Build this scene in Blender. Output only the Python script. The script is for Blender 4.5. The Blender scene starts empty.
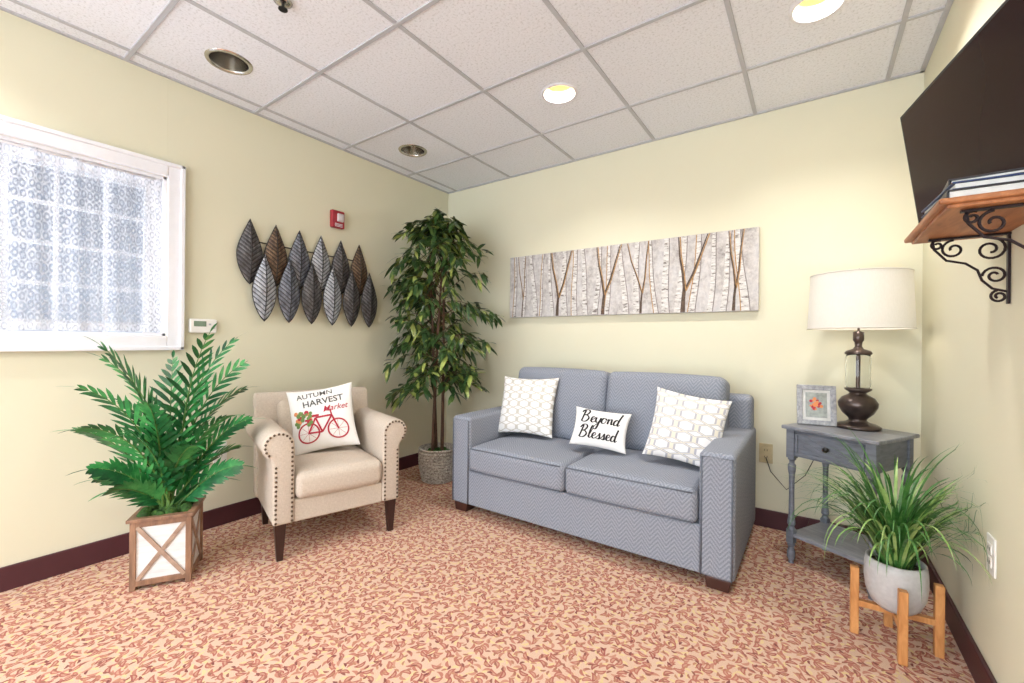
import bpy, math, random
from mathutils import Vector, Matrix, Euler
random.seed(7)
scene=bpy.context.scene
try:
    scene.view_settings.view_transform='Standard'
    scene.view_settings.look='None'
except Exception: pass
R=math.radians
# ---------------------------------------------------------------- room constants
XL,XR,YB,ZC=-2.855,0.455,2.998,2.50
YF=-2.6
# ---------------------------------------------------------------- material helpers
def lin(c):
    out=[]
    for v in c:
        v=v/255.0
        out.append(v/12.92 if v<=0.04045 else ((v+0.055)/1.055)**2.4)
    return (out[0],out[1],out[2],1.0)
class NB:
    def __init__(s,name):
        s.m=bpy.data.materials.new(name); s.m.use_nodes=True
        s.nt=s.m.node_tree; s.b=s.nt.nodes['Principled BSDF']
    def n(s,t,**k):
        nd=s.nt.nodes.new(t)
        for a,b in k.items(): setattr(nd,a,b)
        return nd
    def l(s,a,b): s.nt.links.new(a,b)
    def put(s,sock,v):
        if isinstance(v,bpy.types.NodeSocket): s.l(v,sock)
        else: sock.default_value=v
    def M(s,op,a,b=None,c=None):
        nd=s.n('ShaderNodeMath',operation=op); s.put(nd.inputs[0],a)
        if b is not None: s.put(nd.inputs[1],b)
        if c is not None: s.put(nd.inputs[2],c)
        return nd.outputs[0]
    def mix(s,f,a,b):
        nd=s.n('ShaderNodeMix',data_type='RGBA'); s.put(nd.inputs[0],f); s.put(nd.inputs[6],a); s.put(nd.inputs[7],b)
        return nd.outputs[2]
    def tc(s,k='Object'): return s.n('ShaderNodeTexCoord').outputs[k]
    def sep(s,v):
        nd=s.n('ShaderNodeSeparateXYZ'); s.l(v,nd.inputs[0]); return nd.outputs
    def noise(s,v,scale,detail=3,rough=.5,dist=0):
        nd=s.n('ShaderNodeTexNoise'); s.l(v,nd.inputs['Vector']); nd.inputs['Scale'].default_value=scale
        nd.inputs['Detail'].default_value=detail; nd.inputs['Roughness'].default_value=rough; nd.inputs['Distortion'].default_value=dist
        return nd.outputs['Fac']
    def ramp(s,f,stops):
        nd=s.n('ShaderNodeValToRGB'); s.l(f,nd.inputs[0]); e=nd.color_ramp.elements
        while len(e)<len(stops): e.new(.5)
        for i,(p,c) in enumerate(stops): e[i].position=p; e[i].color=c
        return nd.outputs[0]
    def mapping(s,v,scale=(1,1,1),loc=(0,0,0)):
        nd=s.n('ShaderNodeMapping'); s.l(v,nd.inputs[0]); nd.inputs['Scale'].default_value=scale; nd.inputs['Location'].default_value=loc
        return nd.outputs[0]
    def bump(s,h,strength=.3,dist=.01):
        nd=s.n('ShaderNodeBump'); s.l(h,nd.inputs['Height']); nd.inputs['Strength'].default_value=strength; nd.inputs['Distance'].default_value=dist
        s.l(nd.outputs[0],s.b.inputs['Normal'])
    def col(s,c): s.put(s.b.inputs['Base Color'],c)
    def set(s,**k):
        for a,b in k.items(): s.b.inputs[a.replace('_',' ')].default_value=b
        return s
def plain(name,c,rough=.6,metal=0,var=.08,nscale=30,bump=0,spec=.5):
    m=NB(name); m.set(Roughness=rough,Metallic=metal); m.b.inputs['Specular IOR Level'].default_value=spec
    c=lin(c); d=tuple(x*(1-var*2) for x in c[:3])+(1,); u=tuple(min(1,x*(1+var)) for x in c[:3])+(1,)
    f=m.noise(m.tc(),nscale,3)
    m.col(m.ramp(f,[(.3,d),(.7,u)]))
    if bump: m.bump(f,bump,.005)
    return m.m
def wood(name,c1,c2,scale=(40,40,4),rough=.45):
    m=NB(name); m.set(Roughness=rough)
    f=m.noise(m.mapping(m.tc(),scale),1.0,6,.6,.6)
    m.col(m.ramp(f,[(.3,lin(c1)),(.7,lin(c2))])); m.bump(f,.15,.003); return m.m
# ---------------------------------------------------------------- geometry helpers
def g_merge(gs):
    V=[];F=[]
    for v,f in gs:
        o=len(V); V+=list(v); F+=[tuple(i+o for i in q) for q in f]
    return V,F
def xf(g,M): return [M@Vector(v) for v in g[0]],g[1]
def T(x,y,z): return Matrix.Translation((x,y,z))
def RX(a): return Matrix.Rotation(R(a),4,'X')
def RY(a): return Matrix.Rotation(R(a),4,'Y')
def RZ(a): return Matrix.Rotation(R(a),4,'Z')
def g_rbox(c,s,r=.004,cs=2,n=1,crown=0,crown_front=0):
    h=[x/2 for x in s]; r=min(r,min(h)*.98)
    def cl(hh):
        a=[]
        for i in range(cs+1):
            an=math.pi/4*(1-i/cs); a.append(-(hh-r)-r*math.tan(an))
        inner=[-(hh-r)+2*(hh-r)*i/(n) for i in range(1,n)]
        return a+inner+[-x for x in reversed(a)]
    cx,cy,cz=[cl(x) for x in h]
    V=[];D={};F=[]
    def vid(p):
        k=tuple(round(q,6) for q in p)
        if k in D: return D[k]
        inn=[max(-(h[i]-r),min(h[i]-r,p[i])) for i in range(3)]
        d=Vector([p[i]-inn[i] for i in range(3)])
        q=Vector(inn)+(d.normalized()*r if d.length>1e-9 else d)
        a=1-(q.x/h[0])**2; b=1-(q.y/h[1])**2; e=1-(q.z/h[2])**2
        if crown: q.z+=crown*max(0,a)**.6*max(0,b)**.6*(q.z/h[2])
        if crown_front: q.y+=crown_front*max(0,a)**.6*max(0,e)**.6*(q.y/h[1])
        D[k]=len(V); V.append(q+Vector(c)); return D[k]
    def face(A,B,f,flip):
        for i in range(len(A)-1):
            for j in range(len(B)-1):
                q=[vid(f(A[i],B[j])),vid(f(A[i+1],B[j])),vid(f(A[i+1],B[j+1])),vid(f(A[i],B[j+1]))]
                F.append(tuple(reversed(q)) if flip else tuple(q))
    face(cx,cy,lambda a,b:(a,b,cz[-1]),False); face(cx,cy,lambda a,b:(a,b,cz[0]),True)
    face(cx,cz,lambda a,b:(a,cy[-1],b),True); face(cx,cz,lambda a,b:(a,cy[0],b),False)
    face(cy,cz,lambda a,b:(cx[-1],a,b),False); face(cy,cz,lambda a,b:(cx[0],a,b),True)
    return V,F
def g_lathe(prof,seg=40,c=(0,0,0)):
    V=[];F=[]
    for r,z in prof:
        for i in range(seg):
            a=2*math.pi*i/seg; V.append(Vector((c[0]+r*math.cos(a),c[1]+r*math.sin(a),c[2]+z)))
    for k in range(len(prof)-1):
        for i in range(seg):
            j=(i+1)%seg; F.append((k*seg+i,k*seg+j,(k+1)*seg+j,(k+1)*seg+i))
    return V,F
def g_tube(pts,r,seg=8,closed=False,cap=True):
    pts=[Vector(p) for p in pts]; n=len(pts)
    rr=r if isinstance(r,(list,tuple)) else [r]*n
    V=[];F=[];up=None
    for i,p in enumerate(pts):
        if closed: t=(pts[(i+1)%n]-pts[i-1])
        else: t=pts[min(i+1,n-1)]-pts[max(i-1,0)]
        t=t.normalized() if t.length>1e-9 else Vector((0,0,1))
        if up is None:
            up=Vector((0,0,1)) if abs(t.z)<.9 else Vector((1,0,0))
        up=(up-t*up.dot(t))
        up=up.normalized() if up.length>1e-6 else t.orthogonal().normalized()
        s=t.cross(up)
        for k in range(seg):
            a=2*math.pi*k/seg; V.append(p+(up*math.cos(a)+s*math.sin(a))*rr[i])
    m=n if closed else n-1
    for i in range(m):
        j=(i+1)%n
        for k in range(seg):
            l=(k+1)%seg; F.append((i*seg+k,i*seg+l,j*seg+l,j*seg+k))
    if not closed and cap:
        F.append(tuple(range(seg-1,-1,-1))); F.append(tuple((n-1)*seg+k for k in range(seg)))
    return V,F
def g_sphere(c,r,seg=10,rings=6,sz=1):
    pr=[(max(1e-4,r*math.sin(math.pi*i/rings)),-r*sz*math.cos(math.pi*i/rings)) for i in range(rings+1)]
    return g_lathe(pr,seg,c)
def g_extrude(poly,a0,a1,axis):
    n=len(poly);V=[];F=[]
    for a in (a0,a1):
        for p in poly:
            V.append(Vector((p[0],a,p[1])) if axis=='y' else (Vector((a,p[0],p[1])) if axis=='x' else Vector((p[0],p[1],a))))
    F.append(tuple(range(n))); F.append(tuple(range(2*n-1,n-1,-1)))
    for i in range(n):
        j=(i+1)%n; F.append((i,i+n,j+n,j))
    return V,F
def g_blade(p,d,up,L,w,droop=0,segs=3,fold=0):
    p=Vector(p); d=Vector(d).normalized(); s=d.cross(Vector(up))
    if s.length<1e-4: s=d.orthogonal()
    s.normalize(); V=[];F=[]
    for i in range(segs+1):
        t=i/segs; c=p+d*L*t+Vector((0,0,-droop*L*t*t))
        ww=w*.5*(math.sin(math.pi*(.12+.88*t))**.8 if t<1 else .02)
        V.append(c-s*ww); V.append(c+s*ww)
    for i in range(segs): F.append((2*i,2*i+1,2*i+3,2*i+2))
    return V,F
def empty(name,loc=(0,0,0),rz=0):
    e=bpy.data.objects.new(name,None); e.empty_display_size=.1; scene.collection.objects.link(e)
    e.location=loc; e.rotation_euler=(0,0,R(rz)); return e
def obj(name,g,mat,parent=None,smooth=False,uv=None,loc=None,bevel=0,recalc=True,solid=0):
    import bmesh
    me=bpy.data.meshes.new(name); me.from_pydata([tuple(v) for v in g[0]],[],g[1]); me.update()
    if recalc:
        bm=bmesh.new(); bm.from_mesh(me); bmesh.ops.recalc_face_normals(bm,faces=bm.faces); bm.to_mesh(me); bm.free()
    ul=me.uv_layers.new(name='UVMap')
    for p in me.polygons:
        p.use_smooth=smooth; nn=p.normal
        ax=max(range(3),key=lambda i:abs(nn[i]))
        for li in p.loop_indices:
            vi=me.loops[li].vertex_index
            if uv: ul.data[li].uv=uv[vi]
            else:
                c=me.vertices[vi].co
                ul.data[li].uv=(c.y,c.z) if ax==0 else ((c.x,c.z) if ax==1 else (c.x,c.y))
    o=bpy.data.objects.new(name,me); scene.collection.objects.link(o)
    if mat: me.materials.append(mat)
    if parent: o.parent=parent
    if loc: o.location=loc
    if bevel:
        b=o.modifiers.new('b','BEVEL'); b.width=bevel; b.segments=3; b.limit_method='ANGLE'; b.angle_limit=R(40)
    if solid:
        b=o.modifiers.new('s','SOLIDIFY'); b.thickness=solid; b.offset=0
    return o

# ---------------------------------------------------------------- surface materials
def m_wall():
    m=NB('wall_paint'); m.set(Roughness=.75); m.b.inputs['Specular IOR Level'].default_value=.25
    f=m.noise(m.tc(),3,2); m.col(m.mix(f,lin((220,216,192)),lin((224,220,197))))
    m.bump(m.noise(m.tc(),180,2),.08,.002); return m.m
def m_ceil():
    m=NB('ceiling_tile'); m.set(Roughness=.9); m.b.inputs['Specular IOR Level'].default_value=.1
    f=m.noise(m.tc(),90,4,.7); g=m.noise(m.tc(),260,2)
    c=m.ramp(f,[(.36,lin((210,212,218))),(.46,lin((232,234,242))),(.8,lin((240,242,250)))])
    m.col(c); m.bump(g,.2,.003); return m.m
def m_carpet():
    m=NB('leaf_pattern_carpet'); m.set(Roughness=.95); m.b.inputs['Specular IOR Level'].default_value=.1
    tc=m.tc()
    def layer(scale,off,a,b,bend,rad=1.0):
        v=m.mapping(tc,(scale,scale,0),off)
        vo=m.n('ShaderNodeTexVoronoi',voronoi_dimensions='2D',feature='F1'); m.l(v,vo.inputs['Vector']); vo.inputs['Scale'].default_value=1.0
        vo.inputs['Randomness'].default_value=.75
        sb=m.n('ShaderNodeVectorMath',operation='SUBTRACT'); m.l(v,sb.inputs[0]); m.l(vo.outputs['Position'],sb.inputs[1])
        s3=m.n('ShaderNodeSeparateColor'); m.l(vo.outputs['Color'],s3.inputs[0])
        vr=m.n('ShaderNodeVectorRotate',rotation_type='Z_AXIS'); m.l(sb.outputs[0],vr.inputs['Vector'])
        m.l(m.M('MULTIPLY',s3.outputs[0],6.283),vr.inputs['Angle'])
        o=m.sep(vr.outputs[0])
        y=m.M('ADD',o[1],m.M('MULTIPLY',m.M('MULTIPLY',o[0],o[0]),bend))
        d=m.M('ADD',m.M('POWER',m.M('ABSOLUTE',m.M('DIVIDE',o[0],a)),2.0),m.M('POWER',m.M('ABSOLUTE',m.M('DIVIDE',y,b)),1.5))
        mask=m.M('LESS_THAN',d,1.0)
        core=m.M('LESS_THAN',d,.28)
        return mask,core,s3.outputs[1]
    base=m.mix(m.noise(tc,9,3),lin((210,176,154)),lin((220,190,170)))
    m1,c1,r1=layer(24,(0,0,0),.50,.19,.9)
    m2,c2,r2=layer(26,(5.3,2.7,0),.44,.15,-1.0)
    m3,c3,r3=layer(27,(11.1,7.9,0),.42,.15,.8)
    m4,c4,r4=layer(31,(3.3,17.9,0),.32,.13,-.8)
    red=m.mix(r1,lin((184,120,106)),lin((160,94,86)))
    c=m.mix(m3,base,lin((220,196,150)))
    c=m.mix(m2,c,m.mix(r2,lin((198,146,126)),lin((180,116,102))))
    c=m.mix(m1,c,red)
    c=m.mix(m.M('MULTIPLY',c1,.6),c,lin((212,170,146)))
    c=m.mix(m4,c,m.mix(r4,lin((130,76,74)),lin((190,138,112))))
    fz=m.noise(tc,420,2)
    mm=m.n('ShaderNodeMix',data_type='RGBA',blend_type='MULTIPLY'); mm.inputs[0].default_value=.5
    m.l(c,mm.inputs[6]); m.l(m.ramp(fz,[(.3,(.6,.6,.6,1)),(.7,(1.15,1.15,1.15,1))]),mm.inputs[7])
    m.col(mm.outputs[2]); m.bump(fz,.5,.006); return m.m
MW=m_wall(); MCE=m_ceil(); MCA=m_carpet()
M_base=plain('baseboard_maroon',(74,34,42),.45,nscale=8)
M_grid=plain('ceiling_grid_metal',(184,185,192),.5,var=.02)
M_white=plain('white_trim_paint',(236,236,242),.4,var=.01)
M_black=plain('black_plastic',(18,17,18),.3)
# ---------------------------------------------------------------- room shell
th=.12
obj('floor',g_rbox(((XL+XR)/2,(YF+YB)/2,-.05),(XR-XL+2*th,YB-YF+th,.1),.001),MCA)
WY0,WY1,WZ0,WZ1=-.32,.826,1.108,1.963
g=g_merge([g_rbox((XL-th/2,(YF+WY0)/2,ZC/2),(th,WY0-YF,ZC),.0005),
  g_rbox((XL-th/2,(WY1+YB)/2,ZC/2),(th,YB-WY1,ZC),.0005),
  g_rbox((XL-th/2,(WY0+WY1)/2,WZ0/2),(th,WY1-WY0,WZ0),.0005),
  g_rbox((XL-th/2,(WY0+WY1)/2,(WZ1+ZC)/2),(th,WY1-WY0,ZC-WZ1),.0005)])
obj('wall_left',g,MW)
obj('wall_back',g_rbox(((XL+XR)/2,YB+th/2,ZC/2),(XR-XL+2*th,th,ZC),.0005),MW)
obj('wall_right',g_rbox((XR+th/2,(YF+YB)/2,ZC/2),(th,YB-YF,ZC),.0005),MW)
# neighbouring room seen through the interior window
M_nb=plain('neighbour_wall_paint',(128,134,150),.8,var=.03,nscale=2)
obj('wall_neighbour_room',g_rbox((-4.4,.3,1.25),(.1,4.4,2.5),.001),M_nb)
obj('ceiling_neighbour_room',g_rbox((-3.7,.3,2.55),(1.4,4.4,.08),.001),M_nb)
bh,bt=.105,.014
def baseb(name,c,s): obj(name,g_rbox(c,s,.004),M_base)
baseb('baseboard_left',(XL+bt/2,(YF+YB)/2,bh/2),(bt,YB-YF,bh))
baseb('baseboard_back',((XL+XR)/2,YB-bt/2,bh/2),(XR-XL-2*bt,bt,bh))
baseb('baseboard_right',(XR-bt/2,(YF+YB)/2,bh/2),(bt,YB-YF,bh))
# ceiling with real recesses
TS=.61
gx=[-.30+TS*k for k in range(-4,2)]; gx=[XL-th]+[x for x in gx if XL<x<XR]+[XR+th]
gy=[1.87+TS*k for k in range(-8,3)]; gy=[YF]+[y for y in gy if YF<y<YB]+[YB+th]
def tc_(ix,iy): return (-.30+TS*(ix+.5),1.87+TS*(iy+.5))
cans={}
for (ix,iy,kind) in [(-2,0,'on'),(0,0,'on'),(-4,-2,'off'),(-4,0,'off'),(-2,-4,'on'),(0,-4,'on'),(-4,-4,'on'),(-2,-6,'on'),(-4,-6,'on')]:  # lit rows out of view are added lamps that brighten the room
    cx,cy=tc_(ix,iy)
    if (ix,iy)==(-2,0): cx+=.03; cy-=.04
    cans[(cx,cy)]=kind
CR=.088
V=[];F=[]
for i in range(len(gx)-1):
    for j in range(len(gy)-1):
        x0,x1,y0,y1=gx[i],gx[i+1],gy[j],gy[j+1]
        hit=[c for c in cans if x0<c[0]<x1 and y0<c[1]<y1]
        o=len(V)
        if not hit:
            V+=[(x0,y0,ZC),(x1,y0,ZC),(x1,y1,ZC),(x0,y1,ZC)]; F.append((o,o+3,o+2,o+1))
        else:
            c=hit[0]; N=32; corners=[math.atan2(b-c[1],a-c[0])%(2*math.pi) for a in(x0,x1) for b in(y0,y1)]
            angs=sorted([2*math.pi*k/N+.01 for k in range(N)]+corners); N=len(angs)
            for a in angs:
                dx,dy=math.cos(a),math.sin(a)
                V.append((c[0]+dx*CR,c[1]+dy*CR,ZC))
                tx=((x1-c[0]) if dx>0 else (x0-c[0]))/dx if abs(dx)>1e-9 else 1e9
                ty=((y1-c[1]) if dy>0 else (y0-c[1]))/dy if abs(dy)>1e-9 else 1e9
                t=min(tx,ty); V.append((c[0]+dx*t,c[1]+dy*t,ZC))
            for k in range(N):
                l=(k+1)%N; F.append((o+2*k,o+2*k+1,o+2*l+1,o+2*l))
obj('ceiling',(V,F),MCE,recalc=False)
gs=[]
for x in gx[1:-1]: gs.append(g_rbox((x,(YF+YB)/2,ZC-.002),(.020,YB-YF,.008),.001))
for y in gy[1:-1]: gs.append(g_rbox(((XL+XR)/2,y,ZC-.0025),(XR-XL,.020,.008),.001))
gs.append(g_rbox((XL+.01,(YF+YB)/2,ZC-.003),(.02,YB-YF,.008),.001)); gs.append(g_rbox((XR-.01,(YF+YB)/2,ZC-.003),(.02,YB-YF,.008),.001))
gs.append(g_rbox(((XL+XR)/2,YB-.01,ZC-.003),(XR-XL,.02,.008),.001))
obj('trim_ceiling_grid',g_merge(gs),M_grid)
M_chrome=plain('brushed_reflector',(200,196,190),.22,1,var=.05)
M_ref=plain('warm_reflector',(206,172,120),.35,.0,var=.01)
me_=NB('lamp_lens'); me_.set(Roughness=.5); me_.b.inputs['Emission Color'].default_value=(1,.88,.68,1); me_.b.inputs['Emission Strength'].default_value=1.5; M_lens=me_.m
M_offlens=plain('unlit_bulb',(70,62,56),.3)
for c,k in cans.items():
    e=empty('recessed_ceiling_light',(c[0],c[1],ZC))  # covers the seen lamps and the added unseen ones
    obj('trim_ring',g_lathe([(CR-.004,.002),(CR-.002,-.006),(CR+.012,-.006),(CR+.016,.0)],40),M_white if k=='on' else M_chrome,e,smooth=True)
    obj('reflector_cone',g_lathe([(CR-.003,.0),(CR-.010,.05),(.068,.10),(.066,.14)],40),M_ref if k=='on' else M_chrome,e,smooth=True,recalc=False)
    if k=='on':
        obj('lens',g_lathe([(.069,.10),(.04,.09),(.0005,.085)],40),M_lens,e,smooth=True)
        L=bpy.data.lights.new('downlight','AREA'); L.shape='DISK'; L.size=.085; L.energy=14; L.color=(1,.96,.915)
        lo=bpy.data.objects.new('downlight',L); scene.collection.objects.link(lo); lo.parent=e; lo.location=(0,0,.055)
    else:
        obj('lens',g_lathe([(.069,.14),(.035,.10),(.0005,.09)],40),M_offlens,e,smooth=True)
# sprinkler
c=tc_(-3,-2); e=empty('ceiling_sprinkler',(c[0]+.02,c[1]-.05,ZC-.006))
obj('plate',g_lathe([(.0005,.0),(.034,.0),(.036,-.004),(.02,-.01),(.0005,-.011)],24),M_chrome,e,smooth=True)
obj('deflector',g_lathe([(.006,-.01),(.006,-.03),(.018,-.032),(.018,-.035),(.0005,-.035)],16),M_black,e)
# ---------------------------------------------------------------- window
w=empty('window_1',(XL,0,0))
cw=.075
yc,zc=(WY0+WY1)/2,(WZ0+WZ1)/2
gs=[g_rbox((.011,WY1+cw/2,zc),(.022,cw,WZ1-WZ0+2*cw),.004),g_rbox((.011,WY0-cw/2,zc),(.022,cw,WZ1-WZ0+2*cw),.004),
    g_rbox((.012,yc,WZ1+cw/2),(.024,WY1-WY0,cw),.004),g_rbox((.012,yc,WZ0-cw/2),(.024,WY1-WY0,cw),.004)]
gs+=[g_rbox((.018,WY1+cw-.01,zc),(.03,.02,WZ1-WZ0+2*cw),.004),g_rbox((.018,yc,WZ1+cw-.01),(.03,WY1-WY0+2*cw,.02),.004),g_rbox((.018,yc,WZ0-cw+.01),(.03,WY1-WY0+2*cw,.02),.004)]
obj('casing',g_merge(gs),M_white,w)
obj('jamb',g_merge([g_rbox((-.06,WY1-.008,zc),(.118,.016,WZ1-WZ0),.002),g_rbox((-.06,WY0+.008,zc),(.118,.016,WZ1-WZ0),.002),
   g_rbox((-.06,yc,WZ1-.008),(.118,WY1-WY0,.016),.002),g_rbox((-.06,yc,WZ0+.008),(.118,WY1-WY0,.016),.002)]),M_white,w)
gs=[]
for k in range(7):
    y=WY0+.05+(WY1-WY0-.1)*k/6; gs.append(g_rbox((-.085,y,zc),(.015,.05 if k in(0,3,6) else .018,WZ1-WZ0-.03),.002))
for k in range(5):
    z=WZ0+.05+(WZ1-WZ0-.1)*k/4; gs.append(g_rbox((-.085,yc,z),(.013,WY1-WY0-.03,.045 if k in(0,4) else .018),.002))
obj('muntins',g_merge(gs),plain('muntin_paint',(248,249,252),.5,var=.01),w)
m=NB('lace_curtain'); uvc=m.tc('UV'); s=m.sep(uvc); out=m.nt.nodes['Material Output']
lace=m.M('MULTIPLY',m.M('SINE',m.M('MULTIPLY',s[0],230.0)),m.M('SINE',m.M('MULTIPLY',s[1],230.0)))
vo=m.n('ShaderNodeTexVoronoi',voronoi_dimensions='2D'); m.l(m.mapping(uvc,(42,22,1)),vo.inputs['Vector']); vo.inputs['Scale'].default_value=1.0; vo.inputs['Randomness'].default_value=.35
motif=m.M('MULTIPLY',m.M('SINE',m.M('MULTIPLY',vo.outputs['Distance'],15.0)),.12)
big=m.M('ADD',m.M('MULTIPLY',m.noise(m.mapping(uvc,(60,14,1)),1.0,4,.7),.6),.2)
f=m.M('ADD',m.M('ADD',m.M('MULTIPLY',lace,.08),motif),big)
edge=m.M('MULTIPLY',m.M('MAXIMUM',m.M('MAXIMUM',m.M('GREATER_THAN',s[1],1.895),m.M('LESS_THAN',s[1],1.165)),m.M('GREATER_THAN',s[0],.745)),.16)
f=m.M('ADD',f,edge)
cc=m.ramp(f,[(.3,lin((172,177,190))),(.5,lin((202,206,216))),(.75,lin((232,234,240)))])
al=m.n('ShaderNodeMapRange'); m.l(f,al.inputs[0]); al.inputs[1].default_value=.32; al.inputs[2].default_value=.68; al.inputs[3].default_value=.25; al.inputs[4].default_value=.88
df=m.n('ShaderNodeBsdfDiffuse'); tl=m.n('ShaderNodeBsdfTranslucent'); tp=m.n('ShaderNodeBsdfTransparent'); x1=m.n('ShaderNodeMixShader'); x2=m.n('ShaderNodeMixShader')
m.l(cc,df.inputs[0]); m.l(cc,tl.inputs[0]); x1.inputs[0].default_value=.22; m.l(df.outputs[0],x1.inputs[1]); m.l(tl.outputs[0],x1.inputs[2])
m.l(al.outputs[0],x2.inputs[0]); m.l(tp.outputs[0],x2.inputs[1]); m.l(x1.outputs[0],x2.inputs[2]); m.l(x2.outputs[0],out.inputs[0]); M_lace=m.m
V=[];F=[];ny,nz=160,10;UV=[]
for i in range(ny+1):
    y=WY0+.018+(WY1-WY0-.036)*i/ny
    for j in range(nz+1):
        z=WZ0+.02+(WZ1-WZ0-.035)*j/nz
        V.append((-.018+.006*math.sin(y*42)+.003*math.sin(y*97+z*3),y,z)); UV.append((y,z))
for i in range(ny):
    for j in range(nz):
        a=i*(nz+1)+j; F.append((a,a+1,a+nz+2,a+nz+1))
obj('lace_curtain_panel',(V,F),M_lace,w,smooth=True,uv=UV)
obj('curtain_rod',g_tube([(-.018,WY0+.016,WZ1-.022),(-.018,WY1-.016,WZ1-.022)],.006,10),M_white,w,smooth=True)
# ---------------------------------------------------------------- thermostat, alarm, outlets
M_plast=plain('offwhite_plastic',(236,234,230),.35,var=.01)
t=empty('thermostat',(XL,.994,1.168))
obj('body',g_rbox((.013,0,0),(.026,.135,.08),.01,3),M_plast,t)
obj('display',g_rbox((.0265,-.018,.012),(.003,.06,.03),.001),plain('lcd_green',(120,140,120),.2),t)
obj('buttons',g_merge([g_rbox((.027,.03+.018*k,.01*(-1)**k),(.003,.012,.01),.001) for k in range(2)]),M_grid,t)
a=empty('fire_alarm_strobe',(XL,1.825,1.969))
M_red=plain('alarm_red',(160,34,50),.35)
obj('housing',g_rbox((.018,0,0),(.036,.10,.125),.008,3),M_red,a)
obj('strobe_lens',g_rbox((.04,.012,.012),(.02,.05,.06),.008,3),plain('strobe_clear',(210,200,202),.15),a)
obj('grille',g_merge([g_rbox((.037,0,-.035-.009*k),(.004,.06,.004),.001) for k in range(3)]),M_white,a)
def outlet(loc,rz,mat):
    e=empty('wall_outlet',loc,rz)
    obj('plate',g_rbox((0,-.003,0),(.072,.006,.116),.003,2),mat,e)
    gs=[]
    for s in (-1,1):
        gs.append(g_rbox((0,-.007,s*.02),(.034,.004,.03),.001))
    obj('sockets',g_merge(gs),mat,e)
    obj('slots',g_merge([g_rbox((dx,-.0092,s*.02),(.003,.001,.010),.0003) for s in(-1,1) for dx in(-.007,.007)]),M_black,e)
outlet((XL,1.091,.43),90,M_plast); outlet((-.227,YB,.441),0,plain('tan_plastic',(196,180,140),.4)); outlet((XR,1.921,.46),-90,M_plast)
# ---------------------------------------------------------------- metal leaf wall art
def m_metalleaf(name,c1,c2,c3):
    m=NB(name); m.set(Roughness=.42,Metallic=.15); s=m.sep(m.tc('UV'))
    u=m.M('ABSOLUTE',s[0])
    v=m.M('SINE',m.M('MULTIPLY',m.M('SUBTRACT',s[1],m.M('MULTIPLY',u,.16)),95.0))
    f=m.noise(m.mapping(m.tc('UV'),(2.2,5,1)),1.0,5,.7)
    c=m.ramp(f,[(.32,lin(c1)),(.5,lin(c2)),(.70,lin(c3))])
    c=m.mix(m.M('MULTIPLY',m.M('GREATER_THAN',v,.55),.75),c,lin((26,24,24)))
    m.col(c); m.bump(v,.4,.004); return m.m
ML=[m_metalleaf('pewter_leaf',(48,46,48),(84,82,86),(140,138,142)),m_metalleaf('silver_leaf',(110,112,122),(168,172,182),(214,218,226)),
    m_metalleaf('bronze_leaf',(50,36,32),(100,78,62),(164,136,104)),m_metalleaf('slate_leaf',(60,64,74),(108,112,126),(172,176,186))]
M_rim=plain('dark_iron',(34,32,33),.45,.3)
art=empty('metal_leaf_wall_art',(XL,0,0))
def leafart(y,ztop,L,W,mat,x0,idx):
    V=[];F=[];UV=[];nv,nu=20,6
    def wid(t): return W/2*(math.sin(math.pi*t**.80)**1.0*(1-.12*abs(2*t-1)) if 0<t<1 else 0)
    for j in range(nv+1):
        t=j/nv
        for i in range(-nu,nu+1):
            s=i/nu; V.append((x0+.022*(1-s*s)*math.sin(math.pi*t)+(.006 if i==0 else 0),y+s*wid(t),ztop-L*(1-t))); UV.append((s*wid(t)/W*2,t))
    n=2*nu+1
    for j in range(nv):
        for i in range(2*nu): a=j*n+i; F.append((a,a+1,a+n+1,a+n))
    obj('leaf_%d'%idx,(V,F),mat,art,smooth=True,uv=UV)
    pts=[(x0,y+wid(j/nv),ztop-L*(1-j/nv)) for j in range(nv+1)]+[(x0,y-wid(j/nv),ztop-L*(1-j/nv)) for j in range(nv-1,0,-1)]
    obj('leaf_rim_%d'%idx,g_merge([g_tube(pts,.0028,6,closed=True),g_tube([(x0+.029*math.sin(math.pi*t/10),y,ztop-L*(1-t/10)) for t in range(11)],.003,6)]),M_rim,art)
ord1=[0,2,3,1,0,2]; ord2=[1,3,0,1,0,0]
for k in range(6):
    leafart(1.235+.1545*k,1.833-.003*k,.40,.150,ML[ord1[k]],.022,k)
    leafart(1.311+.1545*k,1.628-.003*k,.42,.146,ML[ord2[k]],.048,k+6)
obj('hanging_rods',g_merge([g_tube([(.004,1.23,1.70),(.022,1.24,1.70),(.022,2.02,1.69),(.004,2.02,1.69)],.004),g_tube([(.004,1.30,1.45),(.045,1.31,1.45),(.045,2.09,1.44),(.004,2.09,1.44)],.004)]),M_rim,art)
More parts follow.
